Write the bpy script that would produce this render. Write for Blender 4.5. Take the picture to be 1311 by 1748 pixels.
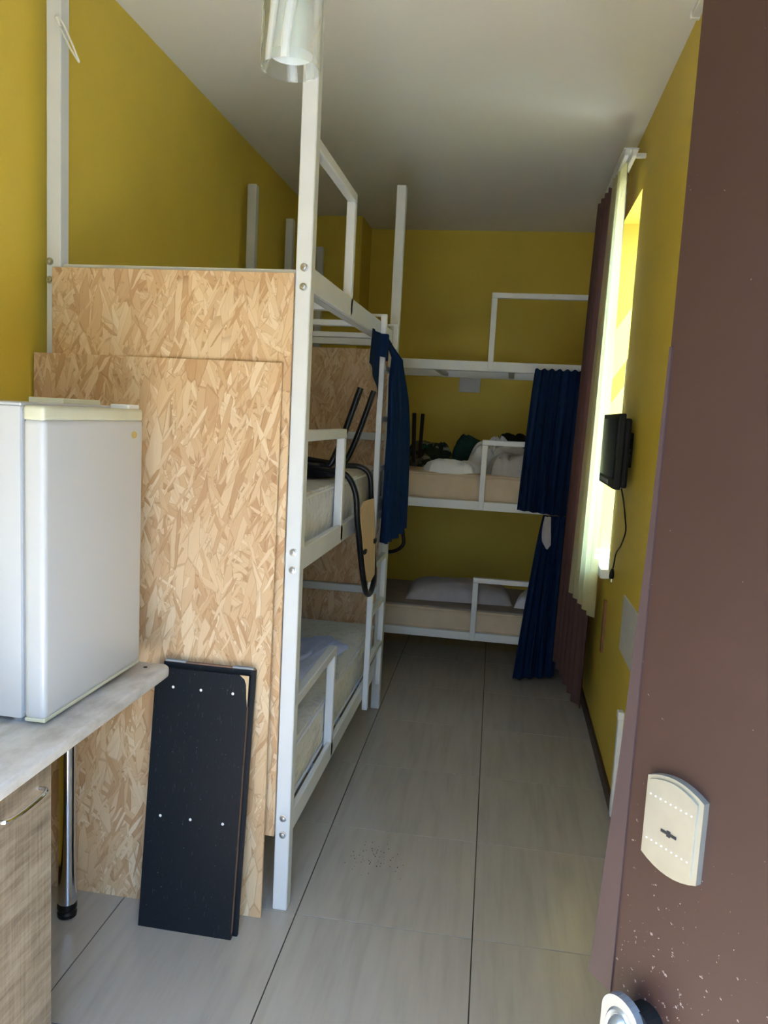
import bpy, bmesh, math, random
from mathutils import Vector, Matrix, noise
import numpy as np

for _o in list(bpy.data.objects):
    bpy.data.objects.remove(_o)
SC = bpy.context.scene
COL = SC.collection
random.seed(7)

# ------------------------------------------------------------------ camera
IMG_W, IMG_H, FOC = 1311, 1748, 1334.0
EYE = Vector((0.0, 0.0, 1.7))
def _dir(px, py):
    v = np.array([px - IMG_W / 2, py - IMG_H / 2, FOC]); return v / np.linalg.norm(v)
_Y = _dir(870, 721)                 # vanishing point of the room's length
_dn = _dir(85, 11800)               # vanishing point of the verticals
_Z = -(_dn - _Y * np.dot(_dn, _Y)); _Z /= np.linalg.norm(_Z)
_X = np.cross(_Y, _Z)
_R = np.array([_X, _Y, _Z])
cam_data = bpy.data.cameras.new('camera')
cam = bpy.data.objects.new('camera', cam_data); COL.objects.link(cam)
M = Matrix.Identity(4)
for i in range(3):
    M[i][0] = _R[i][0]; M[i][1] = -_R[i][1]; M[i][2] = -_R[i][2]; M[i][3] = EYE[i]
cam.matrix_world = M
cam_data.sensor_fit = 'VERTICAL'; cam_data.sensor_height = 36.0
cam_data.lens = FOC / IMG_H * 36.0
cam_data.clip_start = 0.02
SC.camera = cam

# ------------------------------------------------------------------ sky, sun, exposure
world = bpy.data.worlds.new('sky'); SC.world = world; world.use_nodes = True
bg = world.node_tree.nodes['Background']
bg.inputs['Color'].default_value = (0.34, 0.57, 1.0, 1); bg.inputs['Strength'].default_value = 14.0
sun_d = bpy.data.lights.new('sun_offscreen', 'SUN'); sun_d.energy = 38.0; sun_d.angle = math.radians(0.6)
sun_d.color = (1.0, 0.97, 0.90)
sun = bpy.data.objects.new('sun_offscreen', sun_d); COL.objects.link(sun)
SUN_DIR = Vector((-0.47, 0.44, -0.76)).normalized()
sun.rotation_euler = SUN_DIR.to_track_quat('-Z', 'Y').to_euler()
sun.location = (6, -3, 6)
def portal(name, loc, rot, sx, sy):
    d = bpy.data.lights.new(name, 'AREA'); d.shape = 'RECTANGLE'; d.size = sx; d.size_y = sy
    d.cycles.is_portal = True
    o = bpy.data.objects.new(name, d); COL.objects.link(o); o.location = loc; o.rotation_euler = rot
    return o
portal('doorway_sky_portal_offscreen', (-0.035, -0.02, 1.2), (math.radians(90), 0, 0), 1.46, 2.55)
vs = SC.view_settings
vs.view_transform = 'Standard'; vs.look = 'None'; vs.gamma = 1.0; vs.use_curve_mapping = False
vs.exposure = 0.40

# ------------------------------------------------------------------ materials
MATS = {}
class NT:
    def __init__(s, name):
        s.m = bpy.data.materials.new(name); s.m.use_nodes = True
        s.t = s.m.node_tree; s.n = s.t.nodes; s.l = s.t.links
        s.p = s.n['Principled BSDF']; s.out = s.n['Material Output']
        MATS[name] = s.m
    def add(s, typ, **kw):
        n = s.n.new(typ)
        for k, v in kw.items():
            if k.startswith('_'): n.inputs[k[1:].replace('_', ' ')].default_value = v
            else: setattr(n, k, v)
        return n
    def ln(s, a, b): s.l.new(a, b)
    def coord(s): return s.add('ShaderNodeTexCoord').outputs['Object']
    def mapping(s, vec, scale=(1, 1, 1), rot=(0, 0, 0), loc=(0, 0, 0)):
        m = s.add('ShaderNodeMapping'); m.inputs['Scale'].default_value = scale
        m.inputs['Rotation'].default_value = rot; m.inputs['Location'].default_value = loc
        s.ln(vec, m.inputs['Vector']); return m.outputs['Vector']
    def noise(s, vec, scale, detail=3, rough=0.5):
        n = s.add('ShaderNodeTexNoise', _Scale=scale, _Detail=detail, _Roughness=rough)
        s.ln(vec, n.inputs['Vector']); return n.outputs['Fac']
    def ramp(s, fac, stops, interp='LINEAR'):
        r = s.add('ShaderNodeValToRGB'); r.color_ramp.interpolation = interp
        e = r.color_ramp.elements
        while len(e) < len(stops): e.new(0.5)
        for i, (p, c) in enumerate(stops):
            e[i].position = p; e[i].color = (*c, 1) if len(c) == 3 else c
        s.ln(fac, r.inputs['Fac']); return r.outputs['Color']
    def mix(s, fac, a, b, mode='MIX'):
        m = s.add('ShaderNodeMix', data_type='RGBA', blend_type=mode)
        for v, k in ((fac, 0), (a, 6), (b, 7)):
            if hasattr(v, 'is_linked'): s.ln(v, m.inputs[k])
            elif k == 0: m.inputs[k].default_value = v
            else: m.inputs[k].default_value = (*v, 1)
        return m.outputs[2]
    def math(s, op, a, b=0.0):
        m = s.add('ShaderNodeMath', operation=op)
        for v, k in ((a, 0), (b, 1)):
            if hasattr(v, 'is_linked'): s.ln(v, m.inputs[k])
            else: m.inputs[k].default_value = v
        return m.outputs[0]
    def bump(s, h, strength=0.2, dist=0.01):
        b = s.add('ShaderNodeBump', _Strength=strength, _Distance=dist)
        s.ln(h, b.inputs['Height']); s.ln(b.outputs['Normal'], s.p.inputs['Normal'])
    def base(s, c):
        if hasattr(c, 'is_linked'): s.ln(c, s.p.inputs['Base Color'])
        else: s.p.inputs['Base Color'].default_value = (*c, 1)
    def rough(s, r):
        if hasattr(r, 'is_linked'): s.ln(r, s.p.inputs['Roughness'])
        else: s.p.inputs['Roughness'].default_value = r

def simple(name, col, rough=0.5, metal=0.0, var=0.06, scale=12, bump=0.0, bscale=60, spec=0.5):
    t = NT(name); c = t.coord()
    f = t.noise(c, scale, 4)
    lo = tuple(x * (1 - var) for x in col); hi = tuple(min(1, x * (1 + var)) for x in col)
    t.base(t.ramp(f, [(0.3, lo), (0.7, hi)]))
    t.rough(rough); t.p.inputs['Metallic'].default_value = metal
    t.p.inputs['Specular IOR Level'].default_value = spec
    if bump: t.bump(t.noise(c, bscale, 3), bump, 0.004)
    return t.m

simple('wall_yellow', (0.70, 0.525, 0.068), 0.55, var=0.04, scale=2.5, bump=0.12, bscale=90, spec=0.35)
simple('ceiling_white', (0.84, 0.82, 0.76), 0.75, var=0.02, scale=1.5, spec=0.25)
simple('bed_white', (0.66, 0.68, 0.68), 0.38, var=0.03, scale=8)
simple('fridge_white', (0.56, 0.57, 0.58), 0.28, var=0.01, scale=3)
simple('fridge_cream', (0.62, 0.62, 0.48), 0.35, var=0.03)
simple('gasket_grey', (0.30, 0.33, 0.36), 0.6)
simple('gold', (0.62, 0.52, 0.22), 0.4, metal=0.6)
simple('white_plastic', (0.78, 0.78, 0.76), 0.4, var=0.02)
simple('grey_plate', (0.62, 0.62, 0.60), 0.5, var=0.03)
simple('black_plastic', (0.007, 0.007, 0.007), 0.45, var=0.1, spec=0.2)
simple('screen_black', (0.006, 0.006, 0.006), 0.15, var=0.02, spec=0.25)
simple('chair_black', (0.006, 0.006, 0.007), 0.30, var=0.1, spec=0.25)
simple('chair_black_red', (0.016, 0.006, 0.007), 0.40, var=0.1, spec=0.25)
simple('plywood', (0.62, 0.44, 0.24), 0.6, var=0.08, scale=9)
simple('baseboard_brown', (0.045, 0.022, 0.012), 0.5, var=0.2)
simple('strip_brown', (0.22, 0.09, 0.025), 0.5, var=0.15)
simple('chrome', (0.62, 0.63, 0.66), 0.12, metal=1.0, var=0.02)
simple('bolt_steel', (0.50, 0.51, 0.52), 0.30, metal=0.9, var=0.1, scale=80)
simple('dark_hole', (0.006, 0.006, 0.006), 0.8)
simple('navy', (0.011, 0.038, 0.118), 0.85, var=0.12, scale=25, bump=0.3, bscale=500, spec=0.2)
simple('white_cloth', (0.74, 0.74, 0.76), 0.9, var=0.04, scale=9, spec=0.2)
simple('grey_cloth', (0.46, 0.43, 0.42), 0.9, var=0.10, scale=9, spec=0.2)
simple('pillow_grey', (0.42, 0.40, 0.42), 0.9, var=0.08, scale=14, bump=0.2, bscale=90, spec=0.2)
simple('sheet_blue', (0.56, 0.62, 0.88), 0.85, var=0.05, scale=20, spec=0.2)
simple('mattress_tan', (0.62, 0.50, 0.36), 0.85, var=0.07, scale=10, bump=0.3, bscale=35, spec=0.2)
simple('mattress_top_grey', (0.30, 0.26, 0.23), 0.9, var=0.06, scale=10, spec=0.2)
simple('dark_cloth', (0.015, 0.020, 0.016), 0.9, var=0.3, scale=18, spec=0.2)
simple('teal_cloth', (0.010, 0.040, 0.035), 0.9, var=0.3, scale=18, spec=0.2)
simple('curtain_brown', (0.17, 0.10, 0.088), 0.85, var=0.08, scale=12, bump=0.2, bscale=400, spec=0.2)
simple('lock_silver', (0.33, 0.33, 0.29), 0.38, metal=0.7, var=0.05, scale=30)
simple('handle_silver', (0.30, 0.33, 0.36), 0.35, metal=0.7, var=0.03)
simple('outside_ground', (0.62, 0.58, 0.52), 0.9, var=0.15, scale=3)
simple('sky_blocker', (0.34, 0.30, 0.25), 0.9, var=0.1)
simple('grout', (0.055, 0.040, 0.030), 0.9, var=0.2, scale=30)
simple('edge_brown', (0.20, 0.12, 0.08), 0.7, var=0.2, scale=40)
simple('door_lip', (0.044, 0.026, 0.026), 0.5, var=0.05, spec=0.35)
simple('cord_white', (0.75, 0.74, 0.70), 0.6)

# floor tile: greige porcelain with faint streaks
t = NT('tile'); c = t.coord()
oi = t.add('ShaderNodeObjectInfo')
off = t.add('ShaderNodeVectorMath', operation='SCALE'); off.inputs[0].default_value = (7, 13, 3)
t.ln(oi.outputs['Random'], off.inputs['Scale'])
ad = t.add('ShaderNodeVectorMath', operation='ADD'); t.ln(c, ad.inputs[0]); t.ln(off.outputs[0], ad.inputs[1])
st = t.noise(t.mapping(ad.outputs[0], (14, 1.2, 1)), 2.0, 5, 0.6)
fine = t.noise(ad.outputs[0], 120, 4)
f = t.math('ADD', t.math('MULTIPLY', st, 0.97), t.math('MULTIPLY', fine, 0.03))
t.base(t.ramp(f, [(0.3, (0.375, 0.335, 0.28)), (0.5, (0.42, 0.375, 0.315)), (0.72, (0.445, 0.40, 0.34))]))
t.rough(0.27)


# OSB: layered, differently turned long flakes
t = NT('osb'); c = t.coord()
sep = t.add('ShaderNodeSeparateXYZ'); t.ln(c, sep.inputs[0])
cmb = t.add('ShaderNodeCombineXYZ')
oi = t.add('ShaderNodeObjectInfo')
xy = t.math('ADD', t.math('ADD', sep.outputs[0], sep.outputs[1]), t.math('MULTIPLY', oi.outputs['Random'], 37.0))
t.ln(xy, cmb.inputs[0]); t.ln(sep.outputs[2], cmb.inputs[1])
uv = cmb.outputs[0]
wob = t.add('ShaderNodeTexNoise', _Scale=22.0, _Detail=2.0); t.ln(uv, wob.inputs['Vector'])
wsub = t.add('ShaderNodeVectorMath', operation='SUBTRACT'); t.ln(wob.outputs['Color'], wsub.inputs[0]); wsub.inputs[1].default_value = (.5, .5, .5)
wsc = t.add('ShaderNodeVectorMath', operation='SCALE'); t.ln(wsub.outputs[0], wsc.inputs[0]); wsc.inputs['Scale'].default_value = 0.007
wad = t.add('ShaderNodeVectorMath', operation='ADD'); t.ln(uv, wad.inputs[0]); t.ln(wsc.outputs[0], wad.inputs[1])
uv2 = wad.outputs[0]
FL = [(0.00, (0.34, 0.18, 0.08)), (0.10, (0.53, 0.31, 0.15)), (0.34, (0.64, 0.42, 0.23)), (0.60, (0.70, 0.49, 0.28)), (0.85, (0.76, 0.57, 0.36)), (1.0, (0.84, 0.70, 0.49))]
colr = None; height = None
layers = [(8, 26, 6.5, 0.0), (97, 30, 7, 0.62), (-34, 34, 6.5, 0.62), (48, 40, 7.5, 0.64), (-6, 36, 5.5, 0.52), (-58, 55, 9, 0.70), (16, 48, 6, 0.58), (-22, 70, 9, 0.74), (4, 30, 7, 0.72), (30, 100, 13, 0.84)]
for i, (ang, sw, sl, thr) in enumerate(layers):
    rv = t.mapping(uv2, (1, 1, 1), (0, 0, math.radians(ang)), (i * 3.7, i * 1.9, 0))
    mp = t.mapping(rv, (sw, sl, 1))
    vo = t.add('ShaderNodeTexVoronoi', _Scale=1.0, _Randomness=1.0); t.ln(mp, vo.inputs['Vector'])
    ve = t.add('ShaderNodeTexVoronoi', feature='DISTANCE_TO_EDGE', _Scale=1.0, _Randomness=1.0); t.ln(mp, ve.inputs['Vector'])
    sc = t.add('ShaderNodeSeparateColor'); t.ln(vo.outputs['Color'], sc.inputs[0])
    grain = t.noise(t.mapping(rv, (260, 16, 1)), 1.0, 2)
    val = t.math('ADD', t.math('MULTIPLY', sc.outputs[0], 0.80), t.math('MULTIPLY', grain, 0.22))
    lay = t.ramp(val, FL)
    edge = t.ramp(ve.outputs['Distance'], [(0.0, (0.74, 0.68, 0.62)), (0.05, (1, 1, 1))])
    lay = t.mix(1.0, lay, edge, 'MULTIPLY')
    if colr is None: colr = lay; height = sc.outputs[0]
    else:
        mask = t.math('GREATER_THAN', sc.outputs[1], thr)
        colr = t.mix(mask, colr, lay)
        hm = t.add('ShaderNodeMix'); t.ln(mask, hm.inputs[0]); t.ln(height, hm.inputs[2]); t.ln(sc.outputs[2], hm.inputs[3]); height = hm.outputs[0]
dark = t.noise(uv, 55, 4, 0.7)
colr = t.mix(t.math('MULTIPLY', t.math('GREATER_THAN', dark, 0.69), 0.55), colr, (0.20, 0.10, 0.04))
big = t.noise(uv, 3.0, 2)
colr = t.mix(1.0, colr, t.ramp(big, [(0.3, (0.88, 0.86, 0.84)), (0.7, (1, 1, 1))]), 'MULTIPLY')
t.base(colr); t.rough(0.55); t.bump(height, 0.25, 0.002)

# cabinet wood
t = NT('cabinet_wood'); c = t.coord()
w = t.noise(t.mapping(c, (1, 1.2, 9)), 5, 6, 0.65)
w2 = t.noise(t.mapping(c, (30, 60, 2)), 2, 3)
f = t.math('ADD', t.math('MULTIPLY', w, 0.72), t.math('MULTIPLY', w2, 0.28))
t.base(t.ramp(f, [(0.32, (0.13, 0.095, 0.062)), (0.47, (0.25, 0.195, 0.135)), (0.60, (0.34, 0.275, 0.20)), (0.75, (0.40, 0.335, 0.25))]))
t.rough(0.45); t.bump(f, 0.1, 0.002)

# counter top: pale marbled laminate
t = NT('counter_laminate'); c = t.coord()
w = t.noise(t.mapping(c, (4, 2, 4)), 3, 7, 0.7)
t.base(t.ramp(w, [(0.35, (0.42, 0.39, 0.35)), (0.5, (0.56, 0.53, 0.49)), (0.65, (0.66, 0.63, 0.60))]))
t.rough(0.28)

# brown painted steel door, chipped
t = NT('door_brown'); c = t.coord()
n1 = t.noise(c, 3, 3)
col = t.ramp(n1, [(0.3, (0.030, 0.0135, 0.0105)), (0.7, (0.037, 0.017, 0.0135))])
sp = t.noise(c, 130, 3, 0.6)
zone = t.noise(c, 9, 2)
sepz = t.add('ShaderNodeSeparateXYZ'); t.ln(c, sepz.inputs[0])
low = t.add('ShaderNodeMapRange'); t.ln(sepz.outputs[2], low.inputs[0])
low.inputs[1].default_value = 1.35; low.inputs[2].default_value = 0.95; low.inputs[3].default_value = 0.0; low.inputs[4].default_value = 0.12
thr = t.math('SUBTRACT', 0.80, t.math('ADD', low.outputs[0], t.math('MULTIPLY', zone, 0.08)))
chips = t.math('MULTIPLY', t.math('GREATER_THAN', sp, thr), 0.6)
t.base(t.mix(chips, col, (0.30, 0.24, 0.22))); t.rough(0.5); t.p.inputs['Specular IOR Level'].default_value = 0.3; t.bump(t.noise(c, 40, 3), 0.06, 0.003)

# black laminated board with scuffs
t = NT('board_black'); c = t.coord()
sc_ = t.noise(t.mapping(c, (60, 60, 6)), 3, 4, 0.6)
dots = t.noise(c, 170, 2)
m_ = t.math('ADD', t.math('MULTIPLY', t.math('GREATER_THAN', sc_, 0.66), 0.06), t.math('MULTIPLY', t.math('GREATER_THAN', dots, 0.76), 0.5))
t.base(t.mix(m_, (0.007, 0.010, 0.015), (0.40, 0.42, 0.44))); t.rough(0.5); t.p.inputs['Specular IOR Level'].default_value = 0.25

# quilted mattress ticking
t = NT('ticking'); c = t.coord()
vo = t.add('ShaderNodeTexVoronoi', feature='SMOOTH_F1', _Scale=11.0); t.ln(t.mapping(c, (1, 0.7, 1.2)), vo.inputs['Vector'])
fl = t.noise(t.mapping(c, (18, 14, 22)), 1.6, 2)
t.base(t.mix(t.math('MULTIPLY', t.math('GREATER_THAN', fl, 0.57), 0.30), (0.74, 0.73, 0.67), (0.48, 0.47, 0.43)))
t.rough(0.8); t.bump(t.math('ADD', vo.outputs['Distance'], fl), 0.5, 0.02)

# white printed mattress cover under plastic
t = NT('plastic_wrap'); c = t.coord()
n1 = t.noise(c, 7, 3); n2 = t.noise(c, 34, 4)
t.base((0.76, 0.76, 0.76))
t.rough(0.25); t.bump(t.math('ADD', n1, t.math('MULTIPLY', n2, 0.3)), 0.7, 0.03)

# camouflage / green blanket
t = NT('camouflage'); c = t.coord()
vo = t.add('ShaderNodeTexVoronoi', _Scale=16.0); t.ln(t.mapping(c, (1, 1, 1.4)), vo.inputs['Vector'])
sc = t.add('ShaderNodeSeparateColor'); t.ln(vo.outputs['Color'], sc.inputs[0])
t.base(t.ramp(sc.outputs[0], [(0.0, (0.020, 0.030, 0.018)), (0.30, (0.020, 0.075, 0.050)), (0.48, (0.13, 0.13, 0.05)), (0.66, (0.012, 0.016, 0.013)), (0.80, (0.22, 0.22, 0.15)), (0.90, (0.11, 0.10, 0.035))], 'CONSTANT'))
t.rough(0.9); t.p.inputs['Specular IOR Level'].default_value = 0.2

# window pane / lamp glass / sheer
def mix_shader(t, fac, a, b):
    m = t.add('ShaderNodeMixShader')
    if hasattr(fac, 'is_linked'): t.ln(fac, m.inputs[0])
    else: m.inputs[0].default_value = fac
    t.ln(a, m.inputs[1]); t.ln(b, m.inputs[2]); return m.outputs[0]
t = NT('pane_glass')
tr = t.add('ShaderNodeBsdfTransparent'); tr.inputs['Color'].default_value = (0.95, 0.97, 0.96, 1)
gl = t.add('ShaderNodeBsdfGlossy'); gl.inputs['Roughness'].default_value = 0.02
t.ln(mix_shader(t, 0.07, tr.outputs[0], gl.outputs[0]), t.out.inputs['Surface'])
t = NT('lamp_glass'); c = t.coord()
tr = t.add('ShaderNodeBsdfTransparent'); tr.inputs['Color'].default_value = (0.93, 0.94, 0.92, 1)
gl = t.add('ShaderNodeBsdfGlossy'); gl.inputs['Roughness'].default_value = 0.12
df = t.add('ShaderNodeBsdfDiffuse'); df.inputs['Color'].default_value = (0.62, 0.64, 0.62, 1)
fr = t.add('ShaderNodeLayerWeight', _Blend=0.25)
wv = t.add('ShaderNodeTexWave', _Scale=9.0, _Distortion=7.0, _Detail=1.0); t.ln(t.mapping(c, (1, 1, 0.45)), wv.inputs['Vector'])
sw = t.ramp(wv.outputs['Fac'], [(0.35, (0.05, 0.05, 0.05)), (0.9, (0.55, 0.55, 0.55))])
bm_ = t.add('ShaderNodeBump', _Strength=0.5, _Distance=0.01); t.ln(wv.outputs['Fac'], bm_.inputs['Height']); t.ln(bm_.outputs['Normal'], gl.inputs['Normal']); t.ln(bm_.outputs['Normal'], fr.inputs['Normal'])
s1 = mix_shader(t, sw, tr.outputs[0], df.outputs[0])
t.ln(mix_shader(t, t.math('MULTIPLY', fr.outputs['Facing'], 0.45), s1, gl.outputs[0]), t.out.inputs['Surface'])
t = NT('frosted_white'); t.base((0.60, 0.59, 0.55)); t.rough(0.5)
t.p.inputs['Subsurface Weight'].default_value = 0.3
t = NT('sheer'); c = t.coord()
tl = t.add('ShaderNodeBsdfTranslucent'); df = t.add('ShaderNodeBsdfDiffuse'); tr = t.add('ShaderNodeBsdfTransparent')
tl.inputs['Color'].default_value = (0.78, 0.74, 0.36, 1); df.inputs['Color'].default_value = (0.66, 0.64, 0.42, 1)
tr.inputs['Color'].default_value = (0.95, 0.93, 0.75, 1)
wf = t.noise(t.mapping(c, (60, 60, 900)), 1.0, 1)
s1 = mix_shader(t, 0.45, tl.outputs[0], df.outputs[0])
t.ln(mix_shader(t, t.ramp(wf, [(0.3, (0.10,) * 3), (0.7, (0.20,) * 3)]), s1, tr.outputs[0]), t.out.inputs['Surface'])

# ------------------------------------------------------------------ mesh helpers (world coordinates in, local meshes out)
def add_box(bm, x0, x1, y0, y1, z0, z1, bev=0.0, seg=1, mat=None):
    b = bmesh.new()
    bmesh.ops.create_cube(b, size=1.0)
    for v in b.verts:
        v.co = Vector(((x0 + x1) / 2 + v.co.x * (x1 - x0), (y0 + y1) / 2 + v.co.y * (y1 - y0), (z0 + z1) / 2 + v.co.z * (z1 - z0)))
    if bev > 0:
        bmesh.ops.bevel(b, geom=list(b.edges), offset=bev, segments=seg, affect='EDGES', profile=0.6)
    if mat is not None: b.transform(mat)
    merge(bm, b)
def merge(bm, b):
    me = bpy.data.meshes.new('tmp'); b.to_mesh(me); b.free(); bm.from_mesh(me); bpy.data.meshes.remove(me)
def BX(*a, **k):
    bm = bmesh.new(); add_box(bm, *a, **k); return bm
def add_tube(bm, pts, r, n=10, closed=False, caps=True):
    pts = [Vector(p) for p in pts]; N = len(pts)
    rr = r if isinstance(r, (list, tuple)) else [r] * N
    rings = []; up = None
    for i, p in enumerate(pts):
        a = pts[(i - 1) % N] if (closed or i > 0) else p
        b = pts[(i + 1) % N] if (closed or i < N - 1) else p
        tg = (b - a).normalized()
        if up is None:
            up = tg.orthogonal().normalized()
        up = (up - tg * up.dot(tg))
        if up.length < 1e-5: up = tg.orthogonal()
        up.normalize(); sd = tg.cross(up)
        rings.append([bm.verts.new(p + (up * math.cos(2 * math.pi * k / n) + sd * math.sin(2 * math.pi * k / n)) * rr[i]) for k in range(n)])
    R = N if closed else N - 1
    for i in range(R):
        A, B = rings[i], rings[(i + 1) % N]
        for k in range(n):
            bm.faces.new((A[k], A[(k + 1) % n], B[(k + 1) % n], B[k]))
    if caps and not closed:
        bm.faces.new(list(reversed(rings[0]))); bm.faces.new(rings[-1])
def TB(*a, **k):
    bm = bmesh.new(); add_tube(bm, *a, **k); return bm
def smooth_path(pts, sub=6, closed=False):
    pts = [Vector(p) for p in pts]; N = len(pts); out = []
    R = N if closed else N - 1
    for i in range(R):
        p1, p2 = pts[i], pts[(i + 1) % N]
        p0 = pts[(i - 1) % N] if (closed or i > 0) else p1 + (p1 - p2)
        p3 = pts[(i + 2) % N] if (closed or i < N - 2) else p2 + (p2 - p1)
        for s in range(sub):
            u = s / sub
            out.append(0.5 * ((2 * p1) + (p2 - p0) * u + (2 * p0 - 5 * p1 + 4 * p2 - p3) * u * u + (3 * p1 - p0 - 3 * p2 + p3) * u ** 3))
    if not closed: out.append(pts[-1])
    return out
def add_lathe(bm, prof, cx, cy, n=32):
    rings = []
    for r, z in prof:
        rings.append([bm.verts.new((cx + r * math.cos(2 * math.pi * k / n), cy + r * math.sin(2 * math.pi * k / n), z)) for k in range(n)])
    for A, B in zip(rings, rings[1:]):
        for k in range(n):
            bm.faces.new((A[k], A[(k + 1) % n], B[(k + 1) % n], B[k]))
    return rings
def LT(prof, cx, cy, n=32, cap0=True, cap1=True):
    bm = bmesh.new(); r = add_lathe(bm, prof, cx, cy, n)
    if cap0: bm.faces.new(list(reversed(r[0])))
    if cap1: bm.faces.new(r[-1])
    return bm
def prism(poly, depth_vec):
    """extrude a planar polygon (world points) along a vector"""
    bm = bmesh.new(); d = Vector(depth_vec)
    a = [bm.verts.new(Vector(p)) for p in poly]; b = [bm.verts.new(Vector(p) + d) for p in poly]
    bm.faces.new(a); bm.faces.new(list(reversed(b)))
    n = len(poly)
    for i in range(n): bm.faces.new((a[i], b[i], b[(i + 1) % n], a[(i + 1) % n]))
    bmesh.ops.recalc_face_normals(bm, faces=bm.faces)
    return bm
def root_off(p):
    o = Vector()
    while p is not None: o += p.location; p = p.parent
    return o
def obj(name, bm, mat, parent=None, smooth=False, origin=None):
    bmesh.ops.recalc_face_normals(bm, faces=bm.faces)
    me = bpy.data.meshes.new(name)
    if parent is None:
        if origin is None:
            xs = [v.co for v in bm.verts]
            lo = Vector([min(v[i] for v in xs) for i in range(3)]); hi = Vector([max(v[i] for v in xs) for i in range(3)])
            origin = Vector(((lo.x + hi.x) / 2, (lo.y + hi.y) / 2, lo.z))
        origin = Vector(origin)
        bmesh.ops.translate(bm, verts=bm.verts, vec=-origin)
    else:
        bmesh.ops.translate(bm, verts=bm.verts, vec=-root_off(parent))
    bm.to_mesh(me); bm.free()
    me.materials.append(MATS[mat])
    if smooth:
        for p in me.polygons: p.use_smooth = True
        try: me.set_sharp_from_angle(angle=math.radians(42))
        except Exception: pass
    o = bpy.data.objects.new(name, me); COL.objects.link(o)
    if parent is None: o.location = origin
    else: o.parent = parent
    return o
def thing(name, label, cat, loc, group=None):
    o = bpy.data.objects.new(name, None); COL.objects.link(o); o.location = loc
    o.empty_display_size = 0.1
    o['label'] = label; o['category'] = cat
    if group: o['group'] = group
    return o
def tag(o, label, cat, group=None):
    o['label'] = label; o['category'] = cat
    if group: o['group'] = group
    return o
def struct(o):
    o['kind'] = 'structure'; return o
def copy_tree(o, parent=None):
    c = o.copy(); COL.objects.link(c); c.parent = parent
    for ch in list(o.children): copy_tree(ch, c)
    return c

# ------------------------------------------------------------------ room shell
XL, XR, YB, ZC = -1.565, 0.57, 6.43, 3.19
Y0 = 0.18          # inner face of the entrance wall
def wall(name, *boxes, mat='wall_yellow'):
    bm = bmesh.new()
    for b in boxes: add_box(bm, *b)
    return struct(obj(name, bm, mat))
wall('wall_left', (XL - .2, XL, -0.02, YB + .2, -.1, ZC))
wall('wall_back', (XL, XR + .6, YB, YB + .2, -.1, ZC))
WY0, WY1, WZ0, WZ1 = 4.19, 4.90, 0.955, 2.885
wall('wall_right', (XR, XR + .28, 0.90, WY0, -.1, ZC), (XR, XR + .28, WY1, YB, -.1, ZC),
     (XR, XR + .28, WY0, WY1, -.1, WZ0), (XR, XR + .28, WY0, WY1, WZ1, ZC),
     (0.86, 1.06, Y0, 0.90, -.1, ZC), (XR + .27, 1.06, 0.90, 1.0, -.1, ZC))
DX0, DX1, DZ = -0.75, 0.68, 2.45
wall('wall_entrance', (XL, DX0, -.02, Y0, -.1, ZC), (DX1, 1.06, -.02, Y0, -.1, ZC), (DX0, DX1, -.02, Y0, DZ, ZC))
wall('wall_column', (XL, -1.205, 6.03, YB, 0, ZC))
struct(obj('ceiling', BX(XL - .2, XR + .58, -.02, YB + .2, ZC, ZC + .2), 'ceiling_white'))

# floor: grout bed with separate tiles, laid about one degree off the walls
fl_o = struct(obj('floor', BX(XL, XR + .29, -.02, YB, -.12, -.003), 'grout'))
tb = bmesh.new(); T = 0.6; G = 0.0021
add_box(tb, -T / 2 + G, T / 2 - G, -T / 2 + G, T / 2 - G, -.010, 0.0, bev=0.0004)
tme = bpy.data.meshes.new('tile'); tb.to_mesh(tme); tb.free(); tme.materials.append(MATS['tile'])
rot = math.radians(0.95)
def tile_pt(i, j):
    u, v = (i + .5) * T, (j + .5) * T
    return (-0.003 + u * math.cos(rot) - v * math.sin(rot), 2.424 + u * math.sin(rot) + v * math.cos(rot))
for i in range(-3, 2):
    for j in range(-4, 7):
        x, y = tile_pt(i, j)
        if not (XL - .31 < x < XR + .31 and -0.2 < y < YB + .31): continue
        me = tme
        # cut the tiles that meet the walls
        lo_x, hi_x, lo_y, hi_y = XL + .001, (0.85 if y < 0.6 else XR - .001), 0.0, YB - .001
        if x - T / 2 < lo_x + .01 or x + T / 2 > hi_x - .01 or y - T / 2 < lo_y + .01 or y + T / 2 > hi_y - .01:
            b = bmesh.new(); add_box(b, -T / 2 + G, T / 2 - G, -T / 2 + G, T / 2 - G, -.010, 0.0, bev=0.0004)
            b.transform(Matrix.Rotation(rot, 4, 'Z')); b.transform(Matrix.Translation((x, y, 0)))
            for co, no in (((lo_x, 0, 0), (-1, 0, 0)), ((hi_x, 0, 0), (1, 0, 0)), ((0, lo_y, 0), (0, -1, 0)), ((0, hi_y, 0), (0, 1, 0))):
                g = bmesh.ops.bisect_plane(b, geom=list(b.verts) + list(b.edges) + list(b.faces), plane_co=co, plane_no=no, clear_outer=True)
            if len(b.verts) < 4: b.free(); continue
            b.transform(Matrix.Translation((-x, -y, 0))); b.transform(Matrix.Rotation(-rot, 4, 'Z'))
            me = bpy.data.meshes.new('tile'); b.to_mesh(me); b.free(); me.materials.append(MATS['tile'])
        o = bpy.data.objects.new('tile', me); COL.objects.link(o); o.parent = fl_o
        o.location = Vector((x, y, 0)) - fl_o.location; o.rotation_euler = (0, 0, rot)

struct(obj('baseboard_right', BX(XR - .014, XR + .002, 0.92, YB, 0, .068, bev=.003), 'baseboard_brown'))
struct(obj('baseboard_left', BX(XL - .002, XL + .014, Y0, 6.03, 0, .068, bev=.003), 'baseboard_brown'))

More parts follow.
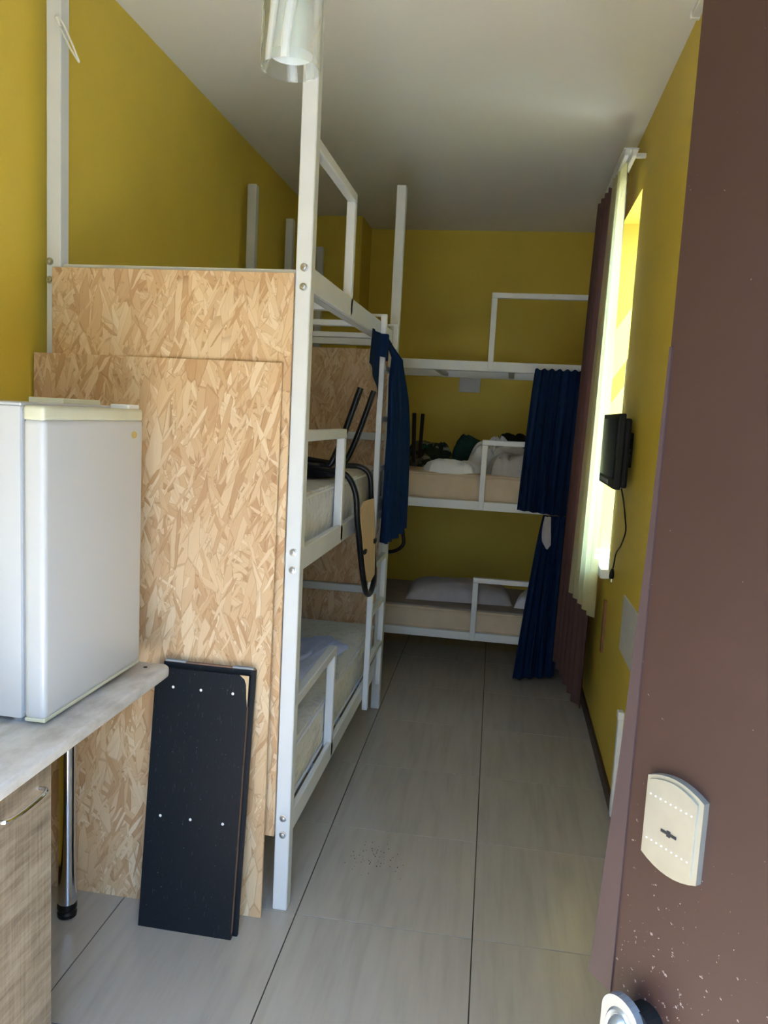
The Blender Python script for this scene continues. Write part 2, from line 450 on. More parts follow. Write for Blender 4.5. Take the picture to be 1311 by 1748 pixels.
# outside: ground under the open sky, and an added unseen wall blocking low sky
g = struct(obj('ground_outside', BX(-14, 16, -16, 14, -.30, -.125), 'outside_ground'))

struct(obj('sky_blocker_wall', BX(-9, 9, -3.9, -3.6, -.2, 3.3), 'sky_blocker'))

# window in the right wall
w = struct(obj('window_1', BX(XR + .185, XR + .245, WY0, WY0 + .06, WZ0, WZ1, bev=.004), 'white_plastic'))
for a in ((WY1 - .06, WY1, WZ0, WZ1), (WY0, WY1, WZ0, WZ0 + .06), (WY0, WY1, WZ1 - .06, WZ1), ((WY0 + WY1) / 2 - .04, (WY0 + WY1) / 2 + .04, WZ0, WZ1), (WY0, WY1, 2.20, 2.26)):
    obj('window_frame', BX(XR + .185, XR + .245, *a, bev=.004), 'white_plastic', w)
for a in ((WY0 + .05, (WY0 + WY1) / 2 - .03), ((WY0 + WY1) / 2 + .03, WY1 - .05)):
    for b in ((WZ0 + .05, 2.21), (2.25, WZ1 - .05)):
        obj('pane', BX(XR + .213, XR + .217, *a, *b), 'pane_glass', w)
struct(obj('window_sill_1', BX(XR - .045, XR + .19, WY0 - .02, WY1 + .02, WZ0 - .045, WZ0 + .004, bev=.008, seg=2), 'white_plastic'))
struct(obj('trim_1', BX(XR - .004, XR + .012, WY0 - .006, WY0 + .006, WZ0, 2.05), 'white_plastic'))

# ------------------------------------------------------------------ bunk beds
def bolt(parent, x, y, z, ax='Y'):
    bm = bmesh.new()
    prof = [(0.0001, 0), (0.0125, 0), (0.0125, .002), (0.0085, .0025), (0.0075, .006), (0.003, .007), (.0025, .0045), (0.0001, .0045)]
    add_lathe(bm, prof, 0, 0, 14)
    bm.transform(Matrix.Rotation(math.radians(90), 4, 'X'))
    bm.transform(Matrix.Translation((x, y, z)))
    return obj('bolt', bm, 'bolt_steel', parent, smooth=True)

nb = thing('bunk_bed', 'white steel three-tier bunk bed with chipboard end panels behind the fridge', 'bunk bed', (-1.08, 3.42, 0))
FX, BXX = -0.663, -1.503        # post centre lines, aisle side and wall side
NY, FY = 2.445, 4.372           # post centre lines, entrance end and far end
P = 0.025
PZ = 2.94
tiers = [(0.265, 0.340), (1.180, 1.255), (2.075, 2.150)]
posts = []
for x in (FX, BXX):
    for y in (NY, FY):
        top = 2.985 if y == NY else PZ
        p = obj('post', BX(x - P, x + P, y - P, y + P, 0, top, bev=.003), 'bed_white', nb); posts.append(p)
        if y == NY:
            for z in ((2.143, 2.084, 1.246, 1.188, .334, .275)):
                bolt(p, x + (0.002 if x == FX else -.012), y - P, z)
for z0, z1 in tiers:
    for x in (FX, BXX):
        s = 1 if x == FX else -1
        r = obj('side_rail', BX(x + (.002 if s > 0 else -.022), x + (.022 if s > 0 else -.002), NY + P, FY - P, z0, z1, bev=.003), 'bed_white', nb)
        xi = x - s * .03
        obj('ledge', BX(min(xi, x + s * .002), max(xi, x + s * .002), NY + P, FY - P, z0, z0 + .005), 'bed_white', r)
    for y in (NY, FY):
        obj('end_rail', BX(BXX + P, FX - P, y - .015, y + .02, z0 + .01, z1 - .012, bev=.003), 'bed_white', nb)
    for k, y in enumerate((2.92, 3.42, 3.92)):
        obj('slat', BX(BXX + .01, FX - .005, y - .02, y + .02, z0 + .005, z0 + .03, bev=.002), 'bed_white', nb)
for zt in (0.70, 1.58):
    obj('end_rail', BX(BXX + P, FX - P, FY - .02, FY + .015, zt - .02, zt + .022, bev=.003), 'bed_white', nb)
for i, (z0, z1) in enumerate(tiers):
    zt = (0.745, 1.640, 2.545)[i]; gy = 3.09
    gr = obj('guard_rail', BX(FX - .012, FX + .022, NY + P - .003, gy, zt - .036, zt, bev=.003), 'bed_white', nb)
    obj('guard_upright', BX(FX - .012, FX + .022, gy - .036, gy, z1 - .065, zt - .036, bev=.003), 'bed_white', gr)

def osb(name, x0, x1, y, z0, z1, th, label, rx=0.0):
    b = BX(-(x1 - x0) / 2, (x1 - x0) / 2, -th / 2, th / 2, 0, z1 - z0, bev=.001)
    b.transform(Matrix.Rotation(rx, 4, 'X'))
    b.transform(Matrix.Translation(((x0 + x1) / 2, y, z0)))
    o = obj(name, b, 'osb'); tag(o, label, 'board', 'chipboard panels on the bunk'); return o
osb('chipboard_panel', BXX + .003, FX - .0255, NY - P - .0058, .272, 2.124, .012, 'tall chipboard panel screwed between the front bunk posts, reaching highest')
osb('chipboard_panel', -1.557, -0.712, 2.3705, .0, 1.848, .012, 'chipboard sheet standing on the floor behind the black board and fridge', rx=-math.radians(0.95))
osb('chipboard_panel', BXX + .03, FX - .03, FY + .024, .345, 2.068, .010, 'chipboard panel closing the far end of the near bunk, behind the upturned chair')

# ladder hooked on the aisle side
ld = thing('bunk_ladder', 'white steel ladder hooked on the aisle side of the near bunk', 'ladder', (-0.60, 3.97, 0.18))
for y, zt, zb in ((3.775, 2.175, .215), (4.165, 2.175, .215)):
    s = obj('stile', BX(-.640, -.612, y - .016, y + .016, zb, zt, bev=.003), 'bed_white', ld)
    obj('hook', BX(-.690, -.612, y - .015, y + .015, zt - .006, zt + .006, bev=.002), 'bed_white', s)
for k in range(7):
    z = 0.46 + k * .245
    obj('rung', BX(-.640, -.612, 3.79, 4.15, z - .014, z + .014, bev=.003), 'bed_white', ld)

# rear bunk across the back wall
rb = thing('bunk_bed', 'white steel bunk bed standing across the yellow back wall', 'bunk bed', (-.52, 5.54, 0))
RX0, RX1, RYF, RYB = -1.503, 0.515, 5.125, 5.955
rt = [(.246, .300), (1.120, 1.178), (2.015, 2.078)]
for x in (RX0, RX1):
    for y in (RYF, RYB):
        top = PZ if x == RX0 else (2.52 if y == RYF else 2.09)
        obj('post', BX(x - P, x + P, y - P, y + P, 0, top, bev=.003), 'bed_white', rb)
for z0, z1 in rt:
    for y, s in ((RYF, -1), (RYB, 1)):
        r = obj('side_rail', BX(RX0 + P, RX1 - P, y + (-.022 if s < 0 else .002), y + (-.002 if s < 0 else .022), z0, z1, bev=.003), 'bed_white', rb)
        obj('ledge', BX(RX0 + P, RX1 - P, min(y + s * .002, y - s * .03), max(y + s * .002, y - s * .03), z0, z0 + .005), 'bed_white', r)
    for x in (RX0, RX1):
        obj('end_rail', BX(x - .015, x + .015, RYF + P, RYB - P, z0 + .008, z1 - .008, bev=.003), 'bed_white', rb)
    for x in (-1.0, -.5, -.01):
        obj('slat', BX(x - .02, x + .02, RYF, RYB, z0 + .005, z0 + .028, bev=.002), 'bed_white', rb)
for i, zt in enumerate((.672, 1.580, 2.508)):
    gx = -0.165; z1 = rt[i][1]
    gr = obj('guard_rail', BX(gx, RX1 - P + .003, RYF - .024, RYF + .010, zt - .034, zt, bev=.003), 'bed_white', rb)
    obj('guard_upright', BX(gx, gx + .036, RYF - .024, RYF + .010, z1 - .055, zt - .034, bev=.003), 'bed_white', gr)

# ------------------------------------------------------------------ mattresses and bedding
def soft_box(x0, x1, y0, y1, z0, z1, r=.03, amp=.006, seed=0, sag=0.0, nx=14, ny=28, nz=4):
    bm = bmesh.new(); L = (x1 - x0, y1 - y0, z1 - z0); c0 = Vector(((x0 + x1) / 2, (y0 + y1) / 2, (z0 + z1) / 2))
    vd = {}
    N = (nx, ny, nz)
    def V(i, j, k):
        if (i, j, k) in vd: return vd[(i, j, k)]
        p = Vector(((i / nx - .5) * L[0], (j / ny - .5) * L[1], (k / nz - .5) * L[2]))
        q = Vector([max(-L[a] / 2 + r, min(L[a] / 2 - r, p[a])) for a in range(3)])
        d = p - q
        if d.length > 1e-6: p = q + d.normalized() * min(r, d.length if d.length < r else r)
        n = noise.noise_vector(p * 9 + Vector((seed * 5.1, 0, 0)))
        p = p + n * amp
        if k > 0: p.z -= sag * math.cos(p.x / L[0] * math.pi) * (0.5 + .5 * noise.noise(Vector((p.y * 2, seed, 0))))
        vd[(i, j, k)] = bm.verts.new(c0 + p); return vd[(i, j, k)]
    for a, b, c in ((0, 1, 2), (1, 2, 0), (2, 0, 1)):
        for e in (0, N[c]):
            for i in range(N[a]):
                for j in range(N[b]):
                    idx = []
                    for di, dj in ((0, 0), (1, 0), (1, 1), (0, 1)):
                        t_ = [0, 0, 0]; t_[a] = i + di; t_[b] = j + dj; t_[c] = e; idx.append(V(*t_))
                    bm.faces.new(idx)
    return bm
def piping(x0, x1, y0, y1, z, r=.006):
    pts = []
    for cx, cy, a0 in ((x1 - .03, y1 - .03, 0), (x0 + .03, y1 - .03, 90), (x0 + .03, y0 + .03, 180), (x1 - .03, y0 + .03, 270)):
        for k in range(5):
            a = math.radians(a0 + k * 22.5); pts.append((cx + .028 * math.cos(a), cy + .028 * math.sin(a), z))
    return TB(pts, r, n=6, closed=True)
def mattress(x0, x1, y0, y1, z0, z1, mat, pmat, label, seed, sag=0.0):
    t_ = thing('mattress', label, 'mattress', ((x0 + x1) / 2, (y0 + y1) / 2, z0), 'bunk mattresses')
    obj('mattress_body', soft_box(x0, x1, y0, y1, z0, z1, .03, .006, seed, sag), mat, t_, smooth=True)
    for z in (z0 + .022, z1 - .022): obj('piping', piping(x0, x1, y0, y1, z), pmat, t_, smooth=True)
    return t_
mattress(BXX + .03, FX - .018, NY + .035, FY - .04, .300, .520, 'ticking', 'white_cloth', 'cream quilted mattress on the lowest tier of the near bunk', 1, .02)
mattress(BXX + .03, FX - .018, NY + .035, FY - .04, 1.215, 1.425, 'plastic_wrap', 'white_cloth', 'white plastic-wrapped mattress under the upturned chair on the near bunk', 2, .0)
mattress(RX0 + .035, RX1 - .035, RYF + .016, RYB - .03, .276, .440, 'mattress_tan', 'mattress_tan', 'beige mattress on the lowest tier of the rear bunk', 3)
mattress(RX0 + .035, RX1 - .035, RYF + .016, RYB - .03, 1.150, 1.352, 'mattress_tan', 'mattress_tan', 'beige mattress on the middle tier of the rear bunk, heaped with bedding', 4)
s = obj('fitted_sheet', soft_box(RX0 + .045, RX1 - .045, RYF + .024, RYB - .04, .435, .447, .008, .003, 5, nz=2), 'mattress_top_grey', smooth=True)
tag(s, 'grey-brown sheet spread over the lowest rear mattress', 'sheet')

def pillow(cx, cy, z0, lx, ly, h, rz, mat, label, seed, cat='pillow', tilt=0.0, amp=.012, rough=7):
    bm = bmesh.new(); nu, nv = 26, 20
    top, bot = {}, {}
    for i in range(nu + 1):
        for j in range(nv + 1):
            u = i / nu * 2 - 1; v = j / nv * 2 - 1
            e = max(0.0, (1 - u ** 4) * (1 - v ** 4)) ** 0.5
            pin = 1 - .10 * (1 - abs(u)) * 0 - .07 * (v * v) * (1 - u * u) * 0
            x = u * lx / 2 * (1 - .10 * (1 - u * u) * 0 - .08 * (1 - v * v) * 0) ; y = v * ly / 2
            x *= 1 - .07 * (1 - v * v) * abs(u) ** 3 * -1 * 0
            n = noise.noise(Vector((u * rough * .5, v * rough * .5, seed * 3.3)))
            zt = h * e * (0.88 + .12 * n)
            zt = max(zt, 0.004 * e)
            for d, zz in ((top, zt), (bot, -.12 * h * e * 0)):
                if d is bot and (i in (0, nu) or j in (0, nv)): d[(i, j)] = top[(i, j)]; continue
                d[(i, j)] = bm.verts.new((x, y, zz if d is top else 0.0))
    for d in (top, bot):
        for i in range(nu):
            for j in range(nv):
                f_ = (d[(i, j)], d[(i + 1, j)], d[(i + 1, j + 1)], d[(i, j + 1)])
                try: bm.faces.new(f_)
                except ValueError: pass
    bm.transform(Matrix.Rotation(tilt, 4, 'X')); bm.transform(Matrix.Rotation(rz, 4, 'Z')); bm.transform(Matrix.Translation((cx, cy, z0)))
    o = obj(cat.replace(' ', '_'), bm, mat, smooth=True); tag(o, label, cat); return o
def heap(name, cx, cy, z0, lx, ly, h, mat, label, cat, seed, rz=0.0, lump=3.0, amp=.5):
    """crumpled heap of cloth: a folded height field closed underneath"""
    bm = bmesh.new(); nu, nv = 44, 34; top = {}; bot = {}
    for i in range(nu + 1):
        for j in range(nv + 1):
            u = i / nu * 2 - 1; v = j / nv * 2 - 1
            n1 = noise.noise(Vector((u * lump, v * lump, seed)))
            n2 = noise.noise(Vector((u * lump * 1.7 + .6 * n1, v * lump * 1.3, seed + 9)))
            ew = 1 + .16 * noise.noise(Vector((math.atan2(v, u) * 1.4, seed, 2)))
            m = max(abs(u), abs(v)); rr = math.hypot(u, v)
            k = (m / rr if rr > 1e-6 else 1)       # square to disc
            k = .55 * k + .45
            e = max(0, 1 - m ** 4)
            n3 = noise.noise(Vector((u * lump * 2.2 + v * 1.5 + 1.5 * n1, v * lump * 2.0 - u + n2, seed + 17)))
            z = h * e ** .5 * max(.3, (0.80 + amp * .55 * n1 + .16 * n2 - .30 * max(0.0, .16 - abs(n3)) / .16 * .55))
            x = u * k * lx / 2 * ew + .02 * n1; y = v * k * ly / 2 * ew
            top[(i, j)] = bm.verts.new((x, y, z))
            bot[(i, j)] = top[(i, j)] if (i in (0, nu) or j in (0, nv)) else bm.verts.new((x, y, 0))
    for d in (top, bot):
        for i in range(nu):
            for j in range(nv):
                try: bm.faces.new((d[(i, j)], d[(i + 1, j)], d[(i + 1, j + 1)], d[(i, j + 1)]))
                except ValueError: pass
    bm.transform(Matrix.Rotation(rz, 4, 'Z')); bm.transform(Matrix.Translation((cx, cy, z0)))
    o = obj(name, bm, mat, smooth=True); tag(o, label, cat); return o

pillow(-.275, 5.52, .446, .74, .42, .13, math.radians(4), 'pillow_grey', 'long grey pillow lying on the lowest rear mattress', 3)
pillow(.268, 5.45, .446, .26, .34, .10, math.radians(-8), 'white_cloth', 'small pale pillow behind the low guard rail of the rear bunk', 8)
ZM = 1.350
heap('pillow', -.370, 5.258, ZM - .006, .39, .21, .105, 'white_cloth', 'white crumpled pillow at the edge of the middle rear mattress', 'pillow', 2.3, lump=1.6, amp=.3)
heap('blanket', -.560, 5.750, ZM - .004, .36, .29, .225, 'camouflage', 'green camouflage-patterned blanket bunched on the rear bunk', 'blanket', 5.1, lump=1.1, amp=.3)
heap('jacket', -.275, 5.775, ZM - .004, .27, .25, .265, 'teal_cloth', 'dark green garment piled between blanket and white bedding', 'clothing', 8.4, lump=1.0, amp=.35)
heap('quilt', -.060, 5.555, ZM - .004, .44, .26, .265, 'white_cloth', 'rumpled white quilt heaped behind the middle guard rail', 'quilt', 11.2, lump=1.5, amp=.4)
heap('pillow', .070, 5.288, ZM - .006, .42, .24, .190, 'grey_cloth', 'plump grey pillow behind the middle guard rail, beside the curtain', 'pillow', 14.2, lump=1.2, amp=.2)
heap('jacket', .015, 5.800, ZM - .004, .34, .22, .310, 'dark_cloth', 'black garment lying against the back wall above the white quilt', 'clothing', 17.2, lump=1.0, amp=.3)
heap('bag', -.775, 5.345, ZM + .043, .17, .22, .125, 'dark_cloth', 'dark bundle lying on the upturned rear chair', 'bag', 21.0, lump=1.4, amp=.3)
heap('folded_sheet', -.93, 3.53, .508, .32, .80, .055, 'sheet_blue', 'pale blue folded sheet lying on the lowest near mattress', 'sheet', 30.3, rz=-.18, lump=2.5, amp=.3)

# ------------------------------------------------------------------ upturned chairs (built with the seat on the mattress, back hanging down)
def make_chair(name, label, tm, group, ly=.150, bz=1.0):
    """local frame: +x is towards the backrest, y across the seat, z up; origin on the mattress edge under the rear frame"""
    r = thing(name, label, 'chair', (0, 0, 0), group)
    rad = .0125
    # oval back loop that hangs outside the bed
    loop = [(-.02, -.172, .032), (.045, -.172, .020), (.085, -.168, -.05), (.095, -.150, -.16), (.105, -.090, -.32), (.112, -.03, -.44), (.112, .06, -.515), (.112, .17, -.535), (.112, .245, -.49), (.108, .245, -.41), (.100, .215, -.25), (.090, .185, -.09), (.080, .175, .0), (.04, .165, .035), (-.02, .160, .038)]
    obj('back_frame', TB(smooth_path(loop, 6), rad, 10), tm, r, smooth=True)
    bpoly = [(.098, -.135, -.130), (.098, -.05, -.095), (.098, .185, -.105), (.108, .225, -.33), (.112, .215, -.46), (.112, .10, -.475), (.112, .02, -.45), (.106, -.075, -.29)]
    bpoly = [(x, y, z * bz) for x, y, z in bpoly]
    bp = obj('back_board', prism(bpoly, (.007, 0, 0)), 'plywood', r)
    for y, z in ((-.05, -.31 * bz), (.195, -.30 * bz)):
        obj('clip', BX(.088, .122, y - .02, y + .02, z - .010, z + .010, bev=.003), tm, bp)
    obj('seat', soft_box(-.42, -.03, -.155, .20, .0, .045, .015, .002, 9, nx=8, ny=8, nz=2), tm, r, smooth=True)
    for y in (-.172, ly + .01):
        obj('seat_tube', TB([(-.44, y, .055), (-.2, y, .055), (-.02, y, .036)], rad, 10), tm, r, smooth=True)
    for y in (-.163, ly):
        obj('leg', TB(smooth_path([(-.07, y, .05), (-.045, y, .052), (-.018, y, .075), (.03, y, .20), (.085, y, .375)], 5), rad * 1.08, 10), tm, r, smooth=True)
        obj('leg', TB(smooth_path([(-.30, y, .05), (-.33, y, .052), (-.355, y, .075), (-.385, y, .20), (-.42, y, .375)], 5), rad * 1.08, 10), tm, r, smooth=True)
    return r
c1 = make_chair('chair', 'black tube chair turned upside down on the near bunk, plywood back hanging', 'chair_black', 'chairs stored upside down')
c1.location = (-.685, 3.285, 1.432)
c2 = make_chair('chair', 'black tube chair turned upside down on the rear bunk behind the blue curtain', 'chair_black_red', 'chairs stored upside down', ly=.272, bz=.62)
c2.location = (-.882, 5.128, 1.352); c2.rotation_euler = (0, 0, -math.pi / 2)

# ------------------------------------------------------------------ curtains
def sheet(fn, nu, nv, mat, name, parent=None, thick=0.0025):
    bm = bmesh.new()
    V = [[bm.verts.new(fn(i / nu, j / nv)) for j in range(nv + 1)] for i in range(nu + 1)]
    for i in range(nu):
        for j in range(nv):
            bm.faces.new((V[i][j], V[i + 1][j], V[i + 1][j + 1], V[i][j + 1]))
    if thick:
        bmesh.ops.solidify(bm, geom=list(bm.faces), thickness=thick)
    return obj(name, bm, mat, parent, smooth=True)
def lerp(a, b, t): return a + (b - a) * t
def interp(tab, v):
    for (a, x), (b, y) in zip(tab, tab[1:]):
        if v <= b:
            k = (v - a) / (b - a); k = k * k * (3 - 2 * k) * .5 + k * .5
            return lerp(x, y, k)
    return tab[-1][1]

# near navy curtain, gathered over the end of the top rail and hanging beside the ladder
nc = thing('bunk_curtain', 'navy blue curtain gathered over the near bunk ladder', 'curtain', (-.58, 4.0, 1.05), 'navy bunk curtains')
def near_body(u, v):
    z = lerp(2.085, 1.085, v)
    yl = interp([(0, 3.80), (.10, 3.795), (.22, 3.70), (1, 3.69)], v)
    yr = interp([(0, 3.95), (.1, 4.02), (.3, 4.20), (.5, 4.29), (1, 4.34)], v)
    y = lerp(yl, yr, u)
    amp = lerp(.012, .026, v)
    x = -.574 + .022 * u * min(1, v * 3) + amp * math.sin(u * 26 + 1.2 * math.sin(v * 2.5)) + .006 * math.sin(u * 61)
    if v < .10: x = lerp(-.630 + .005 * math.sin(u * 26), x, v / .10)
    return (x, y, z - .02 * math.sin(u * 3) * v)
sheet(near_body, 90, 30, 'navy', 'curtain_drop', nc)
def near_lobe(u, v):
    z = lerp(2.085, lerp(1.93, 1.775, u ** 1.3), v)
    y = lerp(lerp(3.50, 3.46, v), 3.757, u)
    x = -.632 + .004 * math.sin(u * 11)
    return (x, y, z)
sheet(near_lobe, 40, 12, 'navy', 'curtain_loop', nc)
def near_fold(u, v):                  # the gathered heading passing in front of the stile
    y = lerp(3.70, 3.86, u)
    k = max(0.0, min(1.0, (y - 3.725) / .028)) * max(0.0, min(1.0, (3.828 - y) / .028))
    x = -.632 + .030 * k * k * (3 - 2 * k) + .003 * math.sin(u * 20)
    return (x, y, lerp(2.087, 1.985 - .03 * u, v))
sheet(near_fold, 40, 8, 'navy', 'curtain_heading', nc)
# rear curtains
def rear_cur(name, label, tab_top, tab_bot, zt, zb, y, f, mat='navy', ztw=0.0):
    t_ = thing(name, label, 'curtain', ((tab_bot[0] + tab_bot[1]) / 2, y, min(zb)), 'navy bunk curtains')
    def fn(u, v):
        x = lerp(lerp(tab_top[0], tab_bot[0], v ** .8), lerp(tab_top[1], tab_bot[1], v), u)
        z = lerp(zt + ztw * math.sin(u * 40), lerp(zb[0], zb[1], u), v)
        return (x, y - .012 + (.010 + .012 * v) * math.sin(u * f + math.sin(v * 3)) + .004 * math.sin(u * f * 2.3), z)
    sheet(fn, 80, 24, mat, 'curtain_drop', t_)
    return t_
uc = rear_cur('bunk_curtain', 'dark navy curtain hanging from the top rail of the rear bunk', (.135, .43), (.085, .40), 2.040, (1.145, 1.120), 5.068, 34, ztw=.006)
lc = rear_cur('bunk_curtain', 'dark navy curtain flaring to the floor below the rear middle rail', (.252, .40), (.135, .40), 1.125, (.030, .075), 5.050, 26)
obj('tie', sheet(lambda u, v: (lerp(.262, .300, u) + .012 * v - .02 * math.sin(v * 2) * (1 - u), 5.015 + .006 * math.sin(u * 5), lerp(1.118, .905 + .09 * abs(u - .6), v)), 6, 8, 'white_cloth', 'tie', lc) and BX(.262, .30, 5.03, 5.05, 1.10, 1.118, bev=.004), 'white_cloth', lc)
tr_ = thing('curtain_rail', 'white double curtain rail above the window', 'curtain rail', (.50, 4.9, 3.0))
RZ = 3.020
obj('rail_channel', BX(.462, .484, 4.12, 5.45, RZ, RZ + .03, bev=.003), 'white_plastic', tr_)
obj('rail_channel', BX(.500, .522, 4.12, 5.45, RZ, RZ + .03, bev=.003), 'white_plastic', tr_)
obj('rail_cover', BX(.455, .530, 4.12, 5.45, RZ + .028, RZ + .036, bev=.002), 'white_plastic', tr_)
for y in (4.17, 4.80, 5.40):
    obj('bracket', BX(.52, XR + .002, y - .015, y + .015, RZ + .004, RZ + .024, bev=.003), 'white_plastic', tr_)
bc = thing('window_curtain', 'long brown curtain drawn along the window wall', 'curtain', (.43, 4.9, 0.12))
def brown(u, v):                      # u = 0 at the entrance side
    z = lerp(RZ + .005, lerp(.13, .20, u), v)
    y = lerp(4.375 - .10 * max(0, v - .72), 5.075, u)
    x = lerp(.500, .462, u) - (.012 + .050 * u) * v + (.018 + .016 * u) * math.sin(u * 40 + .8 * math.sin(v * 3)) + .005 * math.sin(u * 83 + v)
    return (x, y, z)
sheet(brown, 150, 30, 'curtain_brown', 'curtain_drop', bc)
sh = thing('sheer_curtain', 'sunlit cream sheer curtain hanging in front of the window', 'curtain', (.50, 4.7, .70))
def sheer(u, v):
    z = lerp(RZ + .003, lerp(.76, .70, 1 - u), v)
    y = lerp(4.215 - .075 * v, 4.50, u)
    x = lerp(.489, .462, u) + .010 * v * (1 - u) - .052 * v * u + (.007 + .008 * v) * math.sin(u * 30 + 1.1 * math.sin(v * 2.2))
    return (x, y, z)
sheet(sheer, 110, 24, 'sheer', 'curtain_drop', sh, thick=0)

# ------------------------------------------------------------------ right wall fittings
tv = thing('television', 'small black flat television on a wall bracket beside the window', 'television', (.50, 3.88, 1.42))
TY0, TY1, TZ0, TZ1 = 3.60, 4.16, 1.425, 1.765
cs = obj('casing', BX(.476, .508, TY0, TY1, TZ0, TZ1, bev=.006, seg=2), 'black_plastic', tv)
obj('screen', BX(.4735, .480, TY0 + .022, TY1 - .022, TZ0 + .045, TZ1 - .022), 'screen_black', cs)
obj('back_housing', BX(.505, .540, TY0 + .03, TY1 - .06, TZ0 + .005, TZ1 - .02, bev=.012, seg=2), 'black_plastic', tv)
br = obj('bracket', BX(.535, XR + .002, 3.76, 3.90, 1.52, 1.68, bev=.004), 'black_plastic', tv)
for z in (1.575, 1.60): obj('knob', LT([(.004, z - .006), (.012, z - .006), (.012, z + .006), (.004, z + .006)], .548, 3.755, 10), 'bolt_steel', br, smooth=True)
obj('speaker_bar', BX(.4725, .482, TY0 + .20, TY1 - .05, TZ0 + .012, TZ0 + .032, bev=.002), 'gasket_grey', cs)
cord = [(.53, 3.74, 1.43), (.553, 3.78, 1.36), (.56, 3.74, 1.29), (.562, 3.70, 1.23), (.562, 3.80, 1.15), (.560, 3.92, 1.09), (.560, 3.96, 1.03), (.558, 3.98, .995)]
cd = thing('power_cord', 'thin black power cord with plug dangling below the television', 'cord', (.558, 3.98, .95))
obj('cable', TB(smooth_path(cord, 6), .0035, 6), 'black_plastic', cd, smooth=True)
pl = obj('plug', TB([(.558, 3.98, 1.0), (.558, 3.983, .985), (.558, 3.985, .960), (.558, 3.986, .950)], [.006, .011, .013, .009], 8), 'black_plastic', cd, smooth=True)
for s_ in (-1, 1): obj('pin', TB([(.558, 3.986 + s_ * .006, .952), (.558, 3.986 + s_ * .006, .934)], .0025, 6), 'bolt_steel', pl)
o = obj('cover_plate', BX(XR - .006, XR + .002, 3.15, 3.60, .70, .955, bev=.003), 'grey_plate'); tag(o, 'large pale grey cover plate on the yellow right wall', 'plate')
obj('screw', BX(XR - .008, XR - .004, 3.33, 3.335, .865, .870), 'bolt_steel', o)
o = obj('wooden_strip', BX(XR - .014, XR + .002, 4.145, 4.185, .52, .80, bev=.002), 'strip_brown'); tag(o, 'narrow brown wooden strip on the wall under the window sill', 'strip')
dt = thing('cable_duct', 'slim white cable duct low on the right wall', 'duct', (.56, 3.36, .05))
obj('duct_body', BX(XR - .022, XR + .002, 3.34, 3.375, .02, .47, bev=.003), 'white_plastic', dt)
obj('duct_cap', BX(XR - .026, XR + .002, 3.335, 3.38, .462, .495, bev=.004), 'white_plastic', dt)
o = obj('ceiling_duct', BX(.540, XR + .002, 2.70, 3.12, ZC - .022, ZC + .001, bev=.003), 'white_plastic'); tag(o, 'short white duct along the ceiling corner above the door', 'duct')
obj('duct_cap', BX(.536, XR + .002, 3.11, 3.13, ZC - .026, ZC + .001, bev=.003), 'white_plastic', o)
o = obj('socket_plate', BX(-.425, -.255, YB - .010, YB + .002, 1.925, 2.045, bev=.004), 'grey_plate'); tag(o, 'small grey plate on the yellow back wall under the top rail', 'plate')
obj('plate_insert', BX(-.405, -.275, YB - .013, YB - .006, 1.945, 2.025, bev=.003), 'grey_plate', o)

# ------------------------------------------------------------------ kitchen corner
cb = thing('base_cabinet', 'grey-brown wood-grain base cabinet under the worktop', 'cabinet', (-1.30, 1.13, 0))
obj('carcass', BX(XL + .004, -1.050, .60, 1.640, .10, .848, bev=.001), 'cabinet_wood', cb)
obj('plinth', BX(XL + .004, -1.10, .62, 1.63, 0, .10), 'cabinet_wood', cb)
for y0, y1 in ((.602, 1.118), (1.124, 1.654)):
    d_ = obj('cabinet_door', BX(-1.050, -1.032, y0, y1, .06, .842, bev=.002), 'cabinet_wood', cb)
    hy0, hy1, hz = y1 - .21, y1 - .05, .790
    obj('handle', TB(smooth_path([(-1.033, hy1, hz), (-1.012, hy1 - .004, hz), (-1.004, hy1 - .03, hz), (-1.002, (hy0 + hy1) / 2, hz), (-1.004, hy0 + .03, hz), (-1.012, hy0 + .004, hz), (-1.033, hy0, hz)], 5), .0048, 8), 'chrome', d_, smooth=True)
wt = thing('worktop', 'pale marbled laminate worktop with a rounded end by the chipboard', 'worktop', (-1.28, 1.45, .85))
# plan outline with a rounded free corner
pts = [(XL + .002, .60), (-1.0, .60), (-1.0, 2.225)]
for k in range(7):
    a = math.radians(k * 15); pts.append((-1.035 + .035 * math.cos(a), 2.235 + .035 * math.sin(a)))
pts.append((XL + .002, 2.27))
b = prism([(x, y, .850) for x, y in pts], (0, 0, .036))
ed = [e for e in b.edges if abs(e.verts[0].co.z - e.verts[1].co.z) < 1e-6 and max(e.verts[0].co.x, e.verts[1].co.x) > -1.2]
bmesh.ops.bevel(b, geom=ed, offset=.010, segments=3, affect='EDGES', profile=.5)
obj('worktop_slab', b, 'counter_laminate', wt, smooth=True)
obj('screw_hole', LT([(.0065, .8855), (.0065, .8868)], -1.065, 2.215, 12), 'dark_hole', wt)
lg = thing('table_leg', 'chrome tubular leg with black foot holding up the worktop end', 'leg', (-1.335, 2.230, 0))
LX, LY = -1.335, 2.230
obj('leg_tube', LT([(.029, .052), (.0295, .10), (.0265, .20), (.0260, .30), (.0260, .846)], LX, LY, 32), 'chrome', lg, smooth=True)
obj('top_flange', LT([(.05, .838), (.05, .851)], LX, LY, 24), 'chrome', lg, smooth=True)
obj('foot', LT([(.024, 0), (.030, .004), (.031, .016), (.026, .022), (.026, .027), (.031, .032), (.031, .046), (.028, .054)], LX, LY, 28), 'black_plastic', lg, smooth=True)

